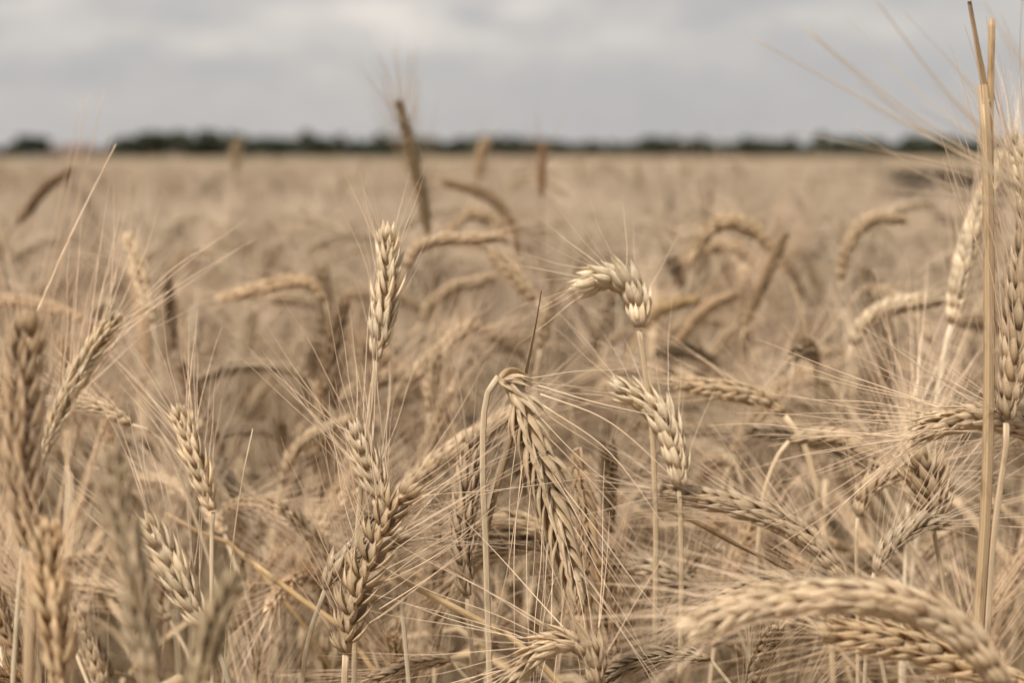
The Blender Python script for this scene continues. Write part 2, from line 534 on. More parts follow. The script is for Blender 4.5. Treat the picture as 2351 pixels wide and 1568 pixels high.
def crown_mesh(seed, rx, rz, n):
    rs = np.random.RandomState(seed)
    lob = [(rs.uniform(-.55, .55) * rx, rs.uniform(-.55, .55) * rx, rs.uniform(-.45, .6) * rz, rs.uniform(.35, .6)) for _ in range(9)]
    mb = MB(); V = []; Fc = []
    for k in range(n):
        lx, ly, lz, lr = lob[rs.randint(9)]
        dv = nrm(rs.normal(size=3)); rr = lr * rs.uniform(.7, 1.08)
        c = np.array([lx, ly, lz]) + dv * np.array([rx, rx, rz]) * rr
        a = nrm(rs.normal(size=3)); b = nrm(np.cross(a, rs.normal(size=3))); s = rs.uniform(.3, .62)
        i = len(V)
        V += [c + a * s, c + b * s * .7, c - a * s, c - b * s * .7]; Fc.append((i, i + 1, i + 2, i + 3))
    mb.add(V, Fc, np.zeros((len(V), 2)))
    return mb.mesh('crown', [M_TREE])
CROWNS = [crown_mesh(s, rx, rz, 2600) for s, rx, rz in ((1, 4.2, 3.4), (2, 5.0, 3.0), (3, 3.6, 4.4), (4, 5.5, 3.2))]
def trunk_mesh(seed):
    rs = random.Random(seed); mb = MB()
    tube(mb, [(0, 0, 0), (.1, 0, 2), (.15, .1, 5.2)], [.38, .28, .12], 7, 0)
    for k in range(5):
        a = rs.uniform(0, 6.28); z0 = rs.uniform(2.0, 4.0)
        tube(mb, [(.1, 0, z0), (1.2 * math.cos(a), 1.2 * math.sin(a), z0 + 1.2), (2.2 * math.cos(a), 2.2 * math.sin(a), z0 + 2.6)], [.13, .09, .04], 5, 0)
    return mb.mesh('trunk', [M_BARK])
TRUNKS = [trunk_mesh(1), trunk_mesh(2)]
# outline of the line of trees: (pixel column, height above the horizon in pixels)
OUT = [(-60, 10), (20, 12), (60, 34), (88, 46), (118, 16), (150, 12), (260, 8), (285, 30), (330, 46), (420, 40), (520, 33), (640, 30), (720, 36), (800, 26), (880, 34), (960, 30),
       (1050, 26), (1110, 34), (1180, 26), (1250, 30), (1330, 22), (1440, 22), (1520, 32), (1600, 26), (1680, 22), (1740, 34), (1800, 26), (1850, 20), (1890, 36), (1930, 20), (1990, 30),
       (2060, 26), (2150, 34), (2230, 24), (2320, 34), (2440, 28)]
rt = random.Random(11)
ox = [a for a, b in OUT]; oh = [b for a, b in OUT]
px = -60.0
k = 0
while px < 2430:
    D = rt.uniform(640, 760)
    h = float(np.interp(px, ox, oh)) * 1.32 * D / F + 2.4
    h *= rt.uniform(.9, 1.12)
    if 125 < px < 262:
        px += 17; h = rt.uniform(3.0, 4.6)
    X = (px - 1175) / F * D
    r = bpy.data.objects.new('tree', None); col.objects.link(r)
    r.location = (X, D, 0); r.rotation_euler = (0, 0, rt.uniform(0, 6.28))
    s = h / 9.0
    r.scale = (s * rt.uniform(1.0, 1.25), s * rt.uniform(1.0, 1.25), s)
    c = link('crown', CROWNS[rt.randrange(4)], r, (0, 0, 4.6)); t = link('trunk', TRUNKS[k % 2], r)
    if px < 125:
        r['label'] = 'dark tree of the small clump left of the red-roofed farmhouses'
        r['group'] = 'trees of the clump at the far left'
    elif px < 262:
        r['label'] = 'low bush beside the farmhouses on the horizon'
        r['group'] = 'bushes beside the farmhouses'
    elif px < 2250:
        pz = next(b_ for a_, b_ in ((420, 'at its taller left end'), (640, 'left of the pale ear of the middle'), (900, 'left of the tall dark ear'), (1100, 'just right of the tall dark ear'), (1240, 'just left of the short brown ear'),
                                (1450, 'just right of the short brown ear'), (1700, 'right of the centre'), (1900, 'before the crossing awns'), (2400, 'behind the crossing awns')) if px < a_)
        r['label'] = ('taller' if h > 8.2 else 'lower') + ' dark tree of the long tree line ' + pz.replace('left of the pale ear of the middle', 'near its left end')
        r['group'] = 'trees of the long line on the horizon'
    else:
        r['label'] = 'dark tree of the horizon seen right of the tall cut stalk'
        r['group'] = 'horizon trees right of the tall cut stalk'
    r['category'] = 'tree'
    k += 1
    px += rt.uniform(8, 15) if px > 262 or px < 125 else 0

hm = MB(); hr = np.random.RandomState(9); HV = []; HF = []
for k_ in range(9000):
    x_ = hr.uniform(-215, 290); b_ = np.array([x_, 700 + hr.uniform(-3, 3), hr.uniform(.4, 5.2 + math.sin(x_ * .11) * .8)])
    a_ = nrm(hr.normal(size=3)); c_ = nrm(np.cross(a_, hr.normal(size=3))); s_ = hr.uniform(.5, 1.1); i_ = len(HV)
    HV += [b_ + a_ * s_, b_ + c_ * s_ * .7, b_ - a_ * s_, b_ - c_ * s_ * .7]; HF.append((i_, i_ + 1, i_ + 2, i_ + 3))
hm.add(HV, HF, np.zeros((len(HV), 2)))
o = link('undergrowth', hm.mesh('undergrowth', [M_TREE])); o['kind'] = 'stuff'; o['category'] = 'undergrowth'; o['label'] = 'dark green undergrowth filling the foot of the far tree line'

def box(mb, x0, x1, y0, y1, z0, z1, mi=0):
    V = [(x, y, z) for z in (z0, z1) for y in (y0, y1) for x in (x0, x1)]
    Fc = [(0, 2, 3, 1), (4, 5, 7, 6), (0, 1, 5, 4), (2, 6, 7, 3), (0, 4, 6, 2), (1, 3, 7, 5)]
    mb.add(V, Fc, np.zeros((8, 2)), mi)
def flat_mat(name, c, rough=.8):
    m, nt = new_mat(name)
    n = nt.noise(None, 3.0, 5).outputs['Fac']
    finish(nt, nt.mix(n, tuple(x * .82 for x in c), c), rough, .2)
    return m
M_WALL = flat_mat('plaster', (.22, .18, .155)); M_ROOF = flat_mat('roof_tile', (.15, .10, .085)); M_GLASS = flat_mat('window_glass', (.05, .06, .07), .2); M_BRICK = flat_mat('chimney_brick', (.28, .15, .11))
def house(pxx, D, L, H, label):
    r = bpy.data.objects.new('farmhouse', None); col.objects.link(r)
    r.location = ((pxx - 1175) / F * D, D, 0)
    r['label'] = label; r['category'] = 'farmhouse'; r['group'] = 'farm buildings on the horizon'
    mb = MB(); box(mb, -L / 2, L / 2, 0, 8, 0, H * .6)
    V = [(-L / 2, 0, H * .6), (-L / 2, 8, H * .6), (-L / 2, 4, H * .95), (L / 2, 0, H * .6), (L / 2, 8, H * .6), (L / 2, 4, H * .95)]
    mb.add(V, [(0, 2, 1, 1), (3, 4, 5, 5)], np.zeros((6, 2)))
    ob = link('wall', mb.mesh('wall', [M_WALL]), r); 
    for p in ob.data.polygons: p.use_smooth = False
    mb = MB()
    for sgn in (0, 1):
        ye, ym = (-.5, 4) if sgn == 0 else (8.5, 4)
        ze = H * .6 - .3
        V = [(-L / 2 - .4, ye, ze), (L / 2 + .4, ye, ze), (L / 2 + .4, ym, H), (-L / 2 - .4, ym, H)]
        V += [(a, b, c + .2) for a, b, c in V]
        mb.add(V, [(0, 3, 2, 1), (4, 5, 6, 7), (0, 1, 5, 4), (1, 2, 6, 5), (2, 3, 7, 6), (3, 0, 4, 7)], np.zeros((8, 2)))
    rf = link('roof', mb.mesh('roof', [M_ROOF]), r)
    for p in rf.data.polygons: p.use_smooth = False
    mb = MB(); box(mb, L * .2, L * .2 + .8, 3.4, 4.2, H * .8, H * 1.12); link('chimney', mb.mesh('chimney', [M_BRICK]), rf)
    nw = max(2, int(L // 4))
    mb = MB(); box(mb, -.5, .5, -.06, .05, 0, 1.4); wm = mb.mesh('window', [M_GLASS])
    for i in range(nw):
        link('window', wm, r, (-L / 2 + (i + .5) * L / nw, 0, 1.0 + H * .1))
house(176, 600, 15, 6.0, 'longer farmhouse with red-brown roof right of the dark tree clump')
house(222, 640, 11, 4.6, 'lower farmhouse with red-brown roof at the left end of the tree line')

# ------------------------------------------------------------------ stalks placed one by one
cm = cam.rotation_euler.to_matrix()
def PX(p, d):
    """a point of the place: pixel (2350 wide view) and distance along the view axis"""
    dd = d + (p[2] if len(p) > 2 else 0.0)
    v = cm @ Vector(((p[0] - 1175) / F * dd, (784 - p[1]) / F * dd, -dd))
    return np.array((v.x, v.y, v.z + CAM_H))
VIEW = np.array(cm @ Vector((0, 0, 1)))

def set_tint(o, t):
    o.color = (t[0], t[1], t[2], 1.0)

def ground_run(last, dirn):
    """carries a stem on from its last placed point down to the soil"""
    d_ = nrm(dirn)
    if d_[2] > -.35: d_ = nrm(np.array([d_[0], d_[1], -.6]))
    pts = []; p = last.copy(); down = np.array([0, 0, -1.0])
    L = .07
    while p[2] > .02 and len(pts) < 30:
        d_ = nrm(d_ * .62 + down * .38)
        step = min(L, p[2] / max(-d_[2], .2)); p = p + d_ * step
        p[2] = max(p[2], 0.0); pts.append(p.copy()); L = min(L * 1.3, .25)
    return pts

def dry_leaf(root, P, wmax, tint, name='leaf', twist=1.2, ref=None, taper=True):
    mb = MB()
    S = smooth_path(P, 16) - np.array(root.location)
    ribbon(mb, S, (lambda t: wmax * max(.04, math.sin(math.pi * (t * .86 + .12)) ** .6 * (1 - t * .35))) if taper else (lambda t: wmax), VIEW if ref is None else ref, 3, twist)
    o = link(name, mb.mesh(name, PM), root); set_tint(o, tint)
    return o

N_STALK = 0
def stalk(label, ear, d, wpx, stem=None, roll=0.0, tint=(1, 1, 1), stem_w=None, awn=.062, splay=1.0, seed=None, awns='joined', detail=True,
          density=1.0, group=None, awn_p=1.0, gape=0.0, zs=.86, stem_tint=None, extra_awns=None, leaf=None, cat='wheat stalk'):
    """ear: pixels from its base to its tip; stem: pixels from below the ear downwards"""
    global N_STALK
    N_STALK += 1
    rng = random.Random(1000 + N_STALK if seed is None else seed)
    E = np.array([PX(p, d) for p in ear])
    ws = wpx * d / F / .0112
    t0 = nrm(E[1] - E[0])
    base = E[0]
    if stem:
        S = [base - t0 * .001] + [PX(p, d) for p in stem]
    else:
        b = base - t0 * .02
        S = [base, b, b + nrm(-t0 * .5 + np.array([0, 0, -.9])) * .06]
    S = [np.array(q) for q in S]
    n_placed = len(S)
    S += ground_run(S[-1], S[-1] - S[-2])
    gx = S[-1]
    root = bpy.data.objects.new('wheat_stalk', None); col.objects.link(root)
    root.location = (gx[0], gx[1], 0.0)
    root['label'] = label; root['category'] = cat
    if group: root['group'] = group
    L0 = np.array(root.location)
    # stem: ground to ear
    Sp = smooth_path(np.array(S[::-1]), 110)
    ln = float(np.sum(np.linalg.norm(np.diff(Sp, axis=0), axis=1)))
    sw = (stem_w * d / F / 2) if stem_w else .0011 * ws ** .5
    mb = MB()
    tube(mb, Sp - L0, stem_radius(110, sw * 1.25, sw * .85, [.3, .55], ln), 10 if d < 1 else 6, 2)
    st = link('stem', mb.mesh('stem', PM), root); set_tint(st, stem_tint or tint)
    # ear
    face = VIEW * math.cos(roll) + np.cross(t0, VIEW) * math.sin(roll)
    path = smooth_path(E, 24)
    sp, aw, axis = ear_layout(path, face, ws, rng, awn, splay, 2, density, awn_p, gape, zs)
    ex = []
    if extra_awns:
        for (a, m_, b, *th) in extra_awns:
            ex.append((smooth_path([PX(a, d), PX(m_, d), PX(b, d)], 14), th[0] if th else 1.0))
    e0 = base - L0
    mb = MB()
    tube(mb, axis - base, np.interp(np.linspace(0, 1, len(axis)), [0, .1, 1], [.0018 * ws, .0025 * ws, .0014 * ws]), 6, 0)
    if not detail:
        for M, var in sp:
            M = M.copy(); M[:3, 3] -= base; bake(mb, SPK[2][var][0], M, 0)
    ea = link('ear', mb.mesh('ear', PM), root, e0); set_tint(ea, tint)
    if detail:
        for M, var in sp:
            o = link('spikelet', SPK[2][var][2], ea)
            M = M.copy(); M[:3, 3] -= base
            o.matrix_local = Matrix(M.tolist()); set_tint(o, tint)
    at = tuple(min(1.3, t) for t in tint)
    if awns == 'single':
        for M, var in aw:
            o = link('awn', AWN_ME[var], ea)
            M = M.copy(); M[:3, 3] -= base
            o.matrix_local = Matrix(M.tolist()); set_tint(o, at)
    elif aw:
        mb = MB()
        for M, var in aw:
            M = M.copy(); M[:3, 3] -= base; bake(mb, AWN[2][var], M, 1)
        o = link('awns', mb.mesh('awns', PM), ea); set_tint(o, at); o['kind'] = 'stuff'
    for P, th in ex:
        mb = MB(); tube(mb, P - base, np.linspace(.00036, .00013, 14) * th, 5, 1)
        o = link('awn', mb.mesh('awn', PM), ea); set_tint(o, at)
    if leaf:
        for (P, wp, tt) in leaf:
            dry_leaf(root, [PX(q, d) for q in P], wp * d / F, tt)
    return root

T0 = (1, 1, 1); PALE = (1.36, 1.43, 1.48); DARK = (.60, .55, .48); TAN = (.85, .80, .74); GREY = (.78, .79, .80); BLUE = (.72, .74, .78)

# --- in focus
stalk('sharp ear hanging downwards from a sharply kinked stem at the centre', [(1148, 868), (1178, 892), (1212, 985), (1250, 1095), (1283, 1205), (1312, 1318)], .64, 94,
      stem=[(1136, 866), (1122, 892), (1111, 950), (1108, 1090), (1114, 1225), (1118, 1360), (1124, 1568)], stem_w=17, roll=.3, tint=(1.16, 1.15, 1.12), awns='single', awn=.068, splay=.75, density=1.0, awn_p=.65,
      extra_awns=[((1235, 885), (1370, 925), (1530, 960)), ((1240, 905), (1400, 970), (1560, 1110)), ((1245, 930), (1400, 1040), (1540, 1230))], seed=3,
      leaf=[([(1117, 1222, .004), (1140, 1120, .006), (1178, 985, .008), (1205, 860, .008), (1226, 760, .006), (1243, 668, .004)], 17, (.72, .66, .6)),
            ([(1148, 866, -.006), (1165, 853, -.007), (1186, 851, -.007), (1210, 862, -.006)], 20, (1.25, 1.2, 1.1))])
stalk('narrow pale upright ear left of the centre on a slender leaning stem', [(864, 824), (872, 770), (884, 700), (890, 630), (889, 558)], .69, 72,
      stem=[(858, 870), (848, 960), (834, 1060), (822, 1200), (817, 1300), (814, 1450)], stem_w=14, roll=.35, tint=PALE, awns='single', awn=.034, splay=.6, awn_p=.6, stem_tint=(1.08, 1.05, 1.0))
stalk('pale ear curling over to the left on a tall stem right of the centre', [(1467, 752), (1466, 712), (1447, 668), (1410, 642), (1364, 650)], .70, 82,
      stem=[(1472, 790), (1484, 880), (1496, 980), (1504, 1170), (1505, 1300), (1501, 1568)], stem_w=14, roll=1.0, tint=PALE, awns='single', awn=.040, splay=1.8, awn_p=.8, zs=.86, stem_tint=(1.05, 1, .92),
      leaf=[([(1506, 1172), (1520, 1168), (1600, 1200), (1690, 1250), (1790, 1300), (1872, 1348)], 15, (.8, .7, .58))])
stalk('pale ear leaning left just right of the tall curled ear', [(1558, 1120), (1552, 1060), (1530, 990), (1490, 935), (1440, 902)], .70, 78,
      stem=[(1561, 1180), (1564, 1300), (1563, 1420), (1560, 1568)], stem_w=13, roll=.5, tint=PALE, awns='single', awn=.042, splay=1.0, awn_p=.7, stem_tint=(1.1, 1.05, .95))
stalk('golden ear lying almost level with its bent neck on the right', [(1798, 952), (1768, 925), (1710, 905), (1640, 893), (1572, 882)], .80, 54,
      stem=[(1818, 978), (1845, 1020), (1872, 1110), (1888, 1200), (1898, 1300)], stem_w=15, roll=1.1, tint=(1.08, 1.03, .95), awns='joined', awn=.052, awn_p=.75)
stalk('sharp level ear pointing left behind the tall cut stalk', [(2440, 1012), (2360, 985), (2270, 962), (2190, 968), (2112, 996)], .62, 74,
      roll=1.1, tint=(1.08, 1.05, 1.0), awns='single', awn=.068, splay=1.5, density=1.1)
stalk('tall greyish ear standing upright at the right edge', [(2310, 965), (2322, 860), (2338, 740), (2356, 600), (2372, 440)], .60, 84,
      stem=[(2312, 985), (2304, 1060), (2288, 1170), (2272, 1320), (2262, 1568)], stem_w=17, roll=.3, tint=(.95, .90, .85), awns='single', awn=.072, splay=.8)
stalk('bright slanting ear just left of the tall cut stalk', [(2184, 742), (2196, 670), (2215, 590), (2240, 510), (2268, 430), (2290, 370)], .84, 56,
      stem=[(2174, 770), (2160, 860), (2142, 960), (2120, 1100)], stem_w=13, roll=.8, tint=PALE, awns='joined', awn=.052, awn_p=.75)
stalk('sharp crooked ear with open dark-tipped husks below left of centre', [(794, 1498), (800, 1430), (826, 1340), (862, 1245), (894, 1175), (925, 1140)], .63, 82,
      stem=[(793, 1520), (791, 1568)], stem_w=19, roll=.2, tint=(.98, .93, .86), awns='single', awn=.07, splay=1.7, density=.85, seed=19, gape=22, zs=.78,
      extra_awns=[((880, 1340), (1010, 1270), (1140, 1160)), ((870, 1400), (980, 1330), (1075, 1265)), ((900, 1250), (980, 1160), (1100, 1030))])
stalk('plump ear bending over behind the crooked dark-tipped ear', [(748, 1352), (770, 1310), (810, 1275), (860, 1250), (905, 1235)], .665, 66,
      stem=[(735, 1385), (716, 1440), (702, 1500), (694, 1568)], stem_w=13, roll=.9, tint=T0, awns='joined', awn=.052, awn_p=.75)
stalk('short cream ear crossing behind the slender leaning stem', [(884, 1185), (868, 1125), (845, 1065), (824, 1010)], .68, 72,
      roll=.5, tint=(1.3, 1.34, 1.38), awns='single', awn=.066, splay=1.6)
stalk('long slanting ear behind the kinked stem', [(905, 1150), (960, 1095), (1040, 1035), (1110, 990), (1165, 955)], .79, 58,
      roll=1.0, tint=(1.1, 1.07, 1.02), awns='joined', awn=.052, awn_p=.75, splay=1.2)
stalk('greyish upright ear directly left of the kinked stem', [(1072, 1368), (1064, 1300), (1062, 1210), (1072, 1120), (1084, 1032)], .685, 68,
      stem=[(1072, 1395), (1076, 1440), (1084, 1500), (1090, 1568)], stem_w=12, roll=.25, tint=(.86, .82, .80), awns='joined', awn=.052, awn_p=.75, splay=.8)
stalk('brownish ear half hidden behind the hanging central ear', [(1318, 1040), (1338, 1120), (1352, 1210), (1350, 1300), (1335, 1400)], .73, 62,
      stem=[(1312, 1025), (1320, 1018), (1332, 1035), (1345, 1130), (1352, 1300)], roll=.4, tint=(.9, .8, .7), awns='joined', awn=.055)
stalk('level ear passing behind the kinked stem at mid height', [(1300, 1235), (1240, 1215), (1180, 1195), (1120, 1192), (1060, 1200)], .76, 54,
      roll=1.1, tint=(1.1, 1.06, 1.0), awns='joined', awn=.052, awn_p=.75)
stalk('drooping ear low behind the greyish upright ear', [(1215, 1262), (1160, 1265), (1100, 1290), (1055, 1330), (1030, 1375)], .77, 50,
      roll=.9, tint=(.98, .92, .84), awns='joined', awn=.052, awn_p=.75)
stalk('level ear between the hanging central ear and the two thin stems', [(1610, 1370), (1560, 1335), (1500, 1310), (1430, 1292), (1370, 1290)], .755, 60,
      roll=1.0, tint=T0, awns='joined', awn=.052, awn_p=.75)
stalk('bright curled ear at the bottom edge below the hanging ear', [(1368, 1580), (1366, 1530), (1345, 1492), (1300, 1478), (1250, 1492), (1205, 1530)], .60, 74,
      roll=.9, tint=(1.08, 1.04, .98), awns='single', awn=.065, splay=1.8)
stalk('long arched ear slanting down to the right of the two thin stems', [(1935, 1330), (1880, 1260), (1800, 1205), (1700, 1165), (1610, 1145), (1535, 1130)], .71, 66,
      roll=1.0, tint=(.98, .95, .92), awns='joined', awn=.052, awn_p=.75, splay=1.2)
stalk('arched ear over the right half with its stem curving up beside it', [(1815, 1012), (1870, 1002), (1930, 1010), (1990, 1045), (2045, 1092)], .77, 56,
      stem=[(1795, 1030), (1770, 1080), (1750, 1150), (1740, 1250)], stem_w=12, roll=1.1, tint=(1.05, 1, .93), awns='joined', awn=.052, awn_p=.75)
stalk('upright frayed ear with spread husks left of the tall cut stalk', [(2142, 1210), (2138, 1165), (2128, 1120), (2116, 1068)], .69, 82,
      stem=[(2146, 1240), (2156, 1290), (2170, 1370), (2190, 1500)], stem_w=12, roll=.3, tint=(.98, .93, .87), awns='joined', awn=.058, splay=2.0, density=1.2, gape=26)
stalk('small leaning ear below the frayed ear on the right', [(2008, 1312), (2030, 1270), (2065, 1235), (2105, 1208), (2150, 1200)], .68, 52,
      stem=[(2000, 1340), (1992, 1400), (1988, 1480)], roll=.6, tint=T0, awns='joined', awn=.055)
stalk('short ear leaning right beside the frayed ear', [(1970, 1185), (1985, 1135), (2020, 1105), (2070, 1082)], .72, 52,
      stem=[(1965, 1230), (1966, 1300), (1968, 1400)], roll=.8, tint=(1.08, 1.03, .98), awns='joined', awn=.058, splay=1.4)
stalk('pointed ear tips fanning in front of the far right stems', [(2085, 1150), (2090, 1060), (2100, 985), (2095, 930)], .80, 50,
      roll=.5, tint=PALE, awns='joined', awn=.07, splay=1.6)

# --- closer than the focus
stalk('large blurred ear arching across the bottom right corner', [(2305, 1580), (2240, 1490), (2140, 1415), (2000, 1375), (1860, 1372), (1740, 1392), (1612, 1428)], .50, 102,
      roll=1.15, tint=(1.16, 1.14, 1.10), awns='joined', awn=.052, awn_p=.75, splay=1.3)
stalk('golden plump-grained ear under the large arching ear', [(2380, 1585), (2300, 1560), (2210, 1525), (2110, 1488), (2010, 1468), (1915, 1456)], .55, 92,
      roll=.9, tint=(1.08, 1.0, .88), awns='joined', awn=.055, density=.9, zs=.78)
stalk('massive blurred brown ear standing at the left edge', [(66, 1255), (58, 1160), (54, 1030), (58, 900), (62, 775)], .50, 112,
      stem=[(70, 1290), (72, 1400), (66, 1568)], stem_w=30, roll=.15, tint=(.92, .84, .76), awns='single', awn=.05, splay=.9, density=.85, zs=.76,
      extra_awns=[((70, 800), (140, 520), (205, 215), .8), ((85, 820), (165, 520), (240, 205), .8), ((62, 790), (128, 500), (188, 225), .7), ((100, 830), (190, 560), (262, 280), .6), ((30, 800), (10, 700), (2, 600))])
stalk('bright slanting ear beside the massive brown ear at left', [(104, 1040), (132, 960), (168, 880), (212, 805), (258, 742)], .56, 56,
      roll=.25, tint=(1.36, 1.41, 1.42), awns='single', awn=.052, splay=.5, awn_p=.7, extra_awns=[((80, 730), (168, 530), (266, 330), 1.5)])
stalk('tall blurred grey ear rising from the bottom left', [(350, 1600), (330, 1450), (300, 1290), (272, 1180), (262, 1075)], .43, 96,
      roll=.4, tint=(1.0, .98, .94), awns='joined', awn=.05, awn_p=.3, splay=.8)
stalk('cream blurred ear rising from the bottom left corner', [(142, 1600), (136, 1500), (122, 1390), (112, 1300), (112, 1235)], .49, 88,
      roll=.25, tint=(1.26, 1.2, 1.08), awns='joined', awn=.052, awn_p=.75, splay=.7)
stalk('bright cream ear leaning left between the grey ears', [(468, 1445), (440, 1390), (400, 1310), (370, 1260), (350, 1225)], .59, 82,
      roll=.6, tint=(1.36, 1.42, 1.44), awns='joined', awn=.052, awn_p=.75, splay=.8)
stalk('dull grey blurred ear at the bottom left of centre', [(430, 1640), (450, 1570), (472, 1490), (500, 1410), (530, 1350)], .44, 84,
      roll=.6, tint=(.92, .91, .84), awns='joined', awn=.052, awn_p=.35, splay=1.1)
stalk('torn ear at the left edge near the bottom', [(50, 1520), (20, 1460), (-10, 1400), (-30, 1340)], .57, 60, roll=.7, tint=(.9, .78, .68), awns='joined', awn=.05)
stalk('small level ear behind the bright slanting ear at left', [(300, 975), (250, 945), (200, 930), (150, 925)], .74, 44, roll=1.0, tint=(1.15, 1.12, 1.08), awns='joined', awn=.05)

# an ear just outside the frame on the right whose long awns cross the sky
stalk('near ear past the right edge sending long awns across the sky', [(2680, 700), (2620, 620), (2550, 550), (2480, 500), (2410, 465)], .47, 95,
      roll=.9, tint=(.80, .80, .76), awns='single', awn=.072, splay=.9, awn_p=.35,
      extra_awns=[((2330, 430), (2060, 270), (1720, 82), 1.35), ((2340, 425), (2080, 250), (1842, 58), 1.35), ((2345, 440), (2120, 300), (1850, 70)), ((2380, 400), (2190, 230), (2000, -15), 1.35),
                  ((2300, 470), (2120, 400), (1960, 290)), ((2420, 260), (2340, 140), (2250, -10)), ((2450, 330), (2370, 190), (2290, 20))])
stalk('pale blurred ear at the right edge just below the tree line', [(2372, 640), (2366, 540), (2350, 430), (2328, 335)], .74, 62,
      roll=.6, tint=PALE, awns='joined', awn=.052, awn_p=.75, splay=1.3)

# --- behind the focus
far = [
    ('tall dark ear rising above the tree line', [(985, 542), (968, 450), (945, 350), (918, 248)], 1.12, 33, (.60, .53, .42), .3, [(990, 620), (996, 760)], .35),
    ('thin dark ear arching left above the pale arches', [(1190, 585), (1176, 520), (1135, 462), (1080, 435), (1025, 420)], 1.25, 28, (.62, .52, .42), 1.0, None, 1.),
    ('short brown ear poking into the tree line right of centre', [(1243, 450), (1243, 400), (1246, 343)], 1.38, 25, (.62, .48, .38), .5, None, .4),
    ('faint pale ear tip in front of the tree line', [(1098, 420), (1102, 375), (1112, 330)], 1.8, 30, (.95, .85, .75), .5, None, .3),
    ('faint pale ear tip far off before the left tree line', [(540, 400), (541, 370), (543, 335)], 2.9, 26, (.8, .74, .65), .5, None, .1),
    ('pale arched ear below the thin dark arch', [(1160, 560), (1140, 515), (1085, 492), (1030, 530)], 1.32, 36, (1.05, .98, .9), 1., None, 1.),
    ('long pale ear bending right from behind the upright ear', [(930, 612), (955, 575), (1010, 552), (1080, 548), (1140, 543)], 1.0, 36, (1.02, .96, .9), 1.1, [(915, 660), (905, 760)], .8),
    ('light ear leaning left above the central gap', [(1225, 690), (1195, 650), (1165, 615), (1140, 590)], 1.0, 42, (1.15, 1.1, 1.02), .8, None, 1.),
    ('faded ear slanting right below the long pale ear', [(968, 740), (990, 700), (1040, 665), (1120, 640)], 1.08, 38, (.95, .88, .8), .9, None, 1.),
    ('broad pale arch of an ear on the right', [(1775, 575), (1745, 540), (1690, 512), (1640, 522), (1600, 570)], 1.12, 44, (1.15, 1.08, .98), 1.0, [(1800, 620), (1830, 690)], .8),
    ('second fainter arch just under the broad pale arch', [(1730, 600), (1690, 575), (1630, 568), (1580, 600), (1560, 640)], 1.2, 36, (.95, .88, .8), 1.0, None, .8),
    ('pale arch of an ear towards the right edge', [(1928, 640), (1940, 585), (1965, 535), (2005, 505), (2060, 503)], 1.12, 40, (1.08, 1.0, .92), .9, [(1922, 700), (1918, 800)], .8),
    ('whitish level ear with grey underside on the right', [(1955, 790), (1975, 755), (2015, 720), (2070, 700), (2140, 690)], .95, 46, (1.12, 1.12, 1.1), 1.0, [(1945, 850), (1925, 960), (1905, 1100)], .8),
    ('dark slim ear between the pale arches on the right', [(1885, 695), (1872, 650), (1852, 595)], 1.3, 26, DARK, .5, None, .5),
    ('dark drooping ear right of the broad pale arch', [(1760, 560), (1800, 600), (1838, 660)], 1.25, 28, (.6, .52, .44), .5, None, .5),
    ('slim ear leaning right beside the dark broken straw', [(1550, 790), (1590, 740), (1630, 705), (1680, 680)], 1.05, 32, (.8, .7, .6), .8, None, .6),
    ('yellowish ear bending right behind the curled ear', [(1480, 755), (1505, 720), (1545, 700), (1590, 690)], 1.1, 34, (1.0, .86, .62), 1.0, None, .6),
    ('level ear with dark underside on the left', [(745, 690), (715, 655), (665, 648), (600, 662), (520, 682)], 1.05, 40, (1.15, 1.08, .98), 1.1, [(755, 740), (765, 840)], .8),
    ('second ear drooping below the level one on the left', [(760, 760), (730, 710), (690, 690), (640, 685)], 1.12, 38, (.95, .9, .84), 1.0, None, .6),
    ('dark brown ear standing left of the upright pale ear', [(768, 935), (758, 860), (766, 790), (785, 715)], .95, 48, (.48, .40, .33), .3, None, .8),
    ('bright pale ear leaning left near the left edge', [(350, 740), (335, 670), (318, 610), (300, 560)], 1.02, 44, (1.35, 1.4, 1.42), .5, [(360, 800), (370, 900)], 1.2),
    ('level ear entering from the left edge', [(190, 735), (130, 710), (60, 695), (-20, 690)], 1.0, 38, (1.1, 1.02, .95), 1., None, .6),
    ('dark slanting ear high at the left', [(40, 515), (65, 480), (105, 430), (155, 395)], 1.3, 30, (.6, .5, .42), .6, None, .8),
    ('dark upright ear between the left pale ears', [(402, 800), (394, 740), (386, 650)], 1.05, 30, (.52, .43, .36), .4, None, .5),
    ('bright slim ear leaning left above the grey ears', [(488, 1172), (470, 1110), (445, 1040), (418, 965)], .70, 66, (1.36, 1.38, 1.36), .3, [(487, 1200), (486, 1300)], .6),
    ('dark ear behind the bright slim ear on the left', [(515, 1085), (490, 1010), (460, 930), (425, 855)], .90, 48, (.55, .45, .37), .5, None, .6),
    ('curved faded ear low left of centre', [(645, 1110), (665, 1060), (710, 1010), (800, 965)], .90, 42, (1.05, 1.0, .93), .9, [(640, 1160), (638, 1240)], .8),
    ('pale blurred ear at the bottom left of the crooked ear', [(738, 1585), (748, 1520), (765, 1450), (790, 1375)], .86, 56, (1.05, 1.0, .95), .5, None, .6),
    ('small faded ear behind the kinked stem top', [(985, 945), (990, 890), (1000, 830)], .92, 40, (1.08, 1.02, .95), .5, None, .7),
    ('light ear behind the upright ear stem', [(862, 950), (845, 900), (825, 850), (815, 810)], 1.0, 40, (1.08, 1.02, .96), .6, None, .6),
    ('small upright ear in the gap left of the curled ear', [(1240, 800), (1248, 750), (1262, 700)], .98, 40, (1.0, .95, .88), .6, None, .6),
]
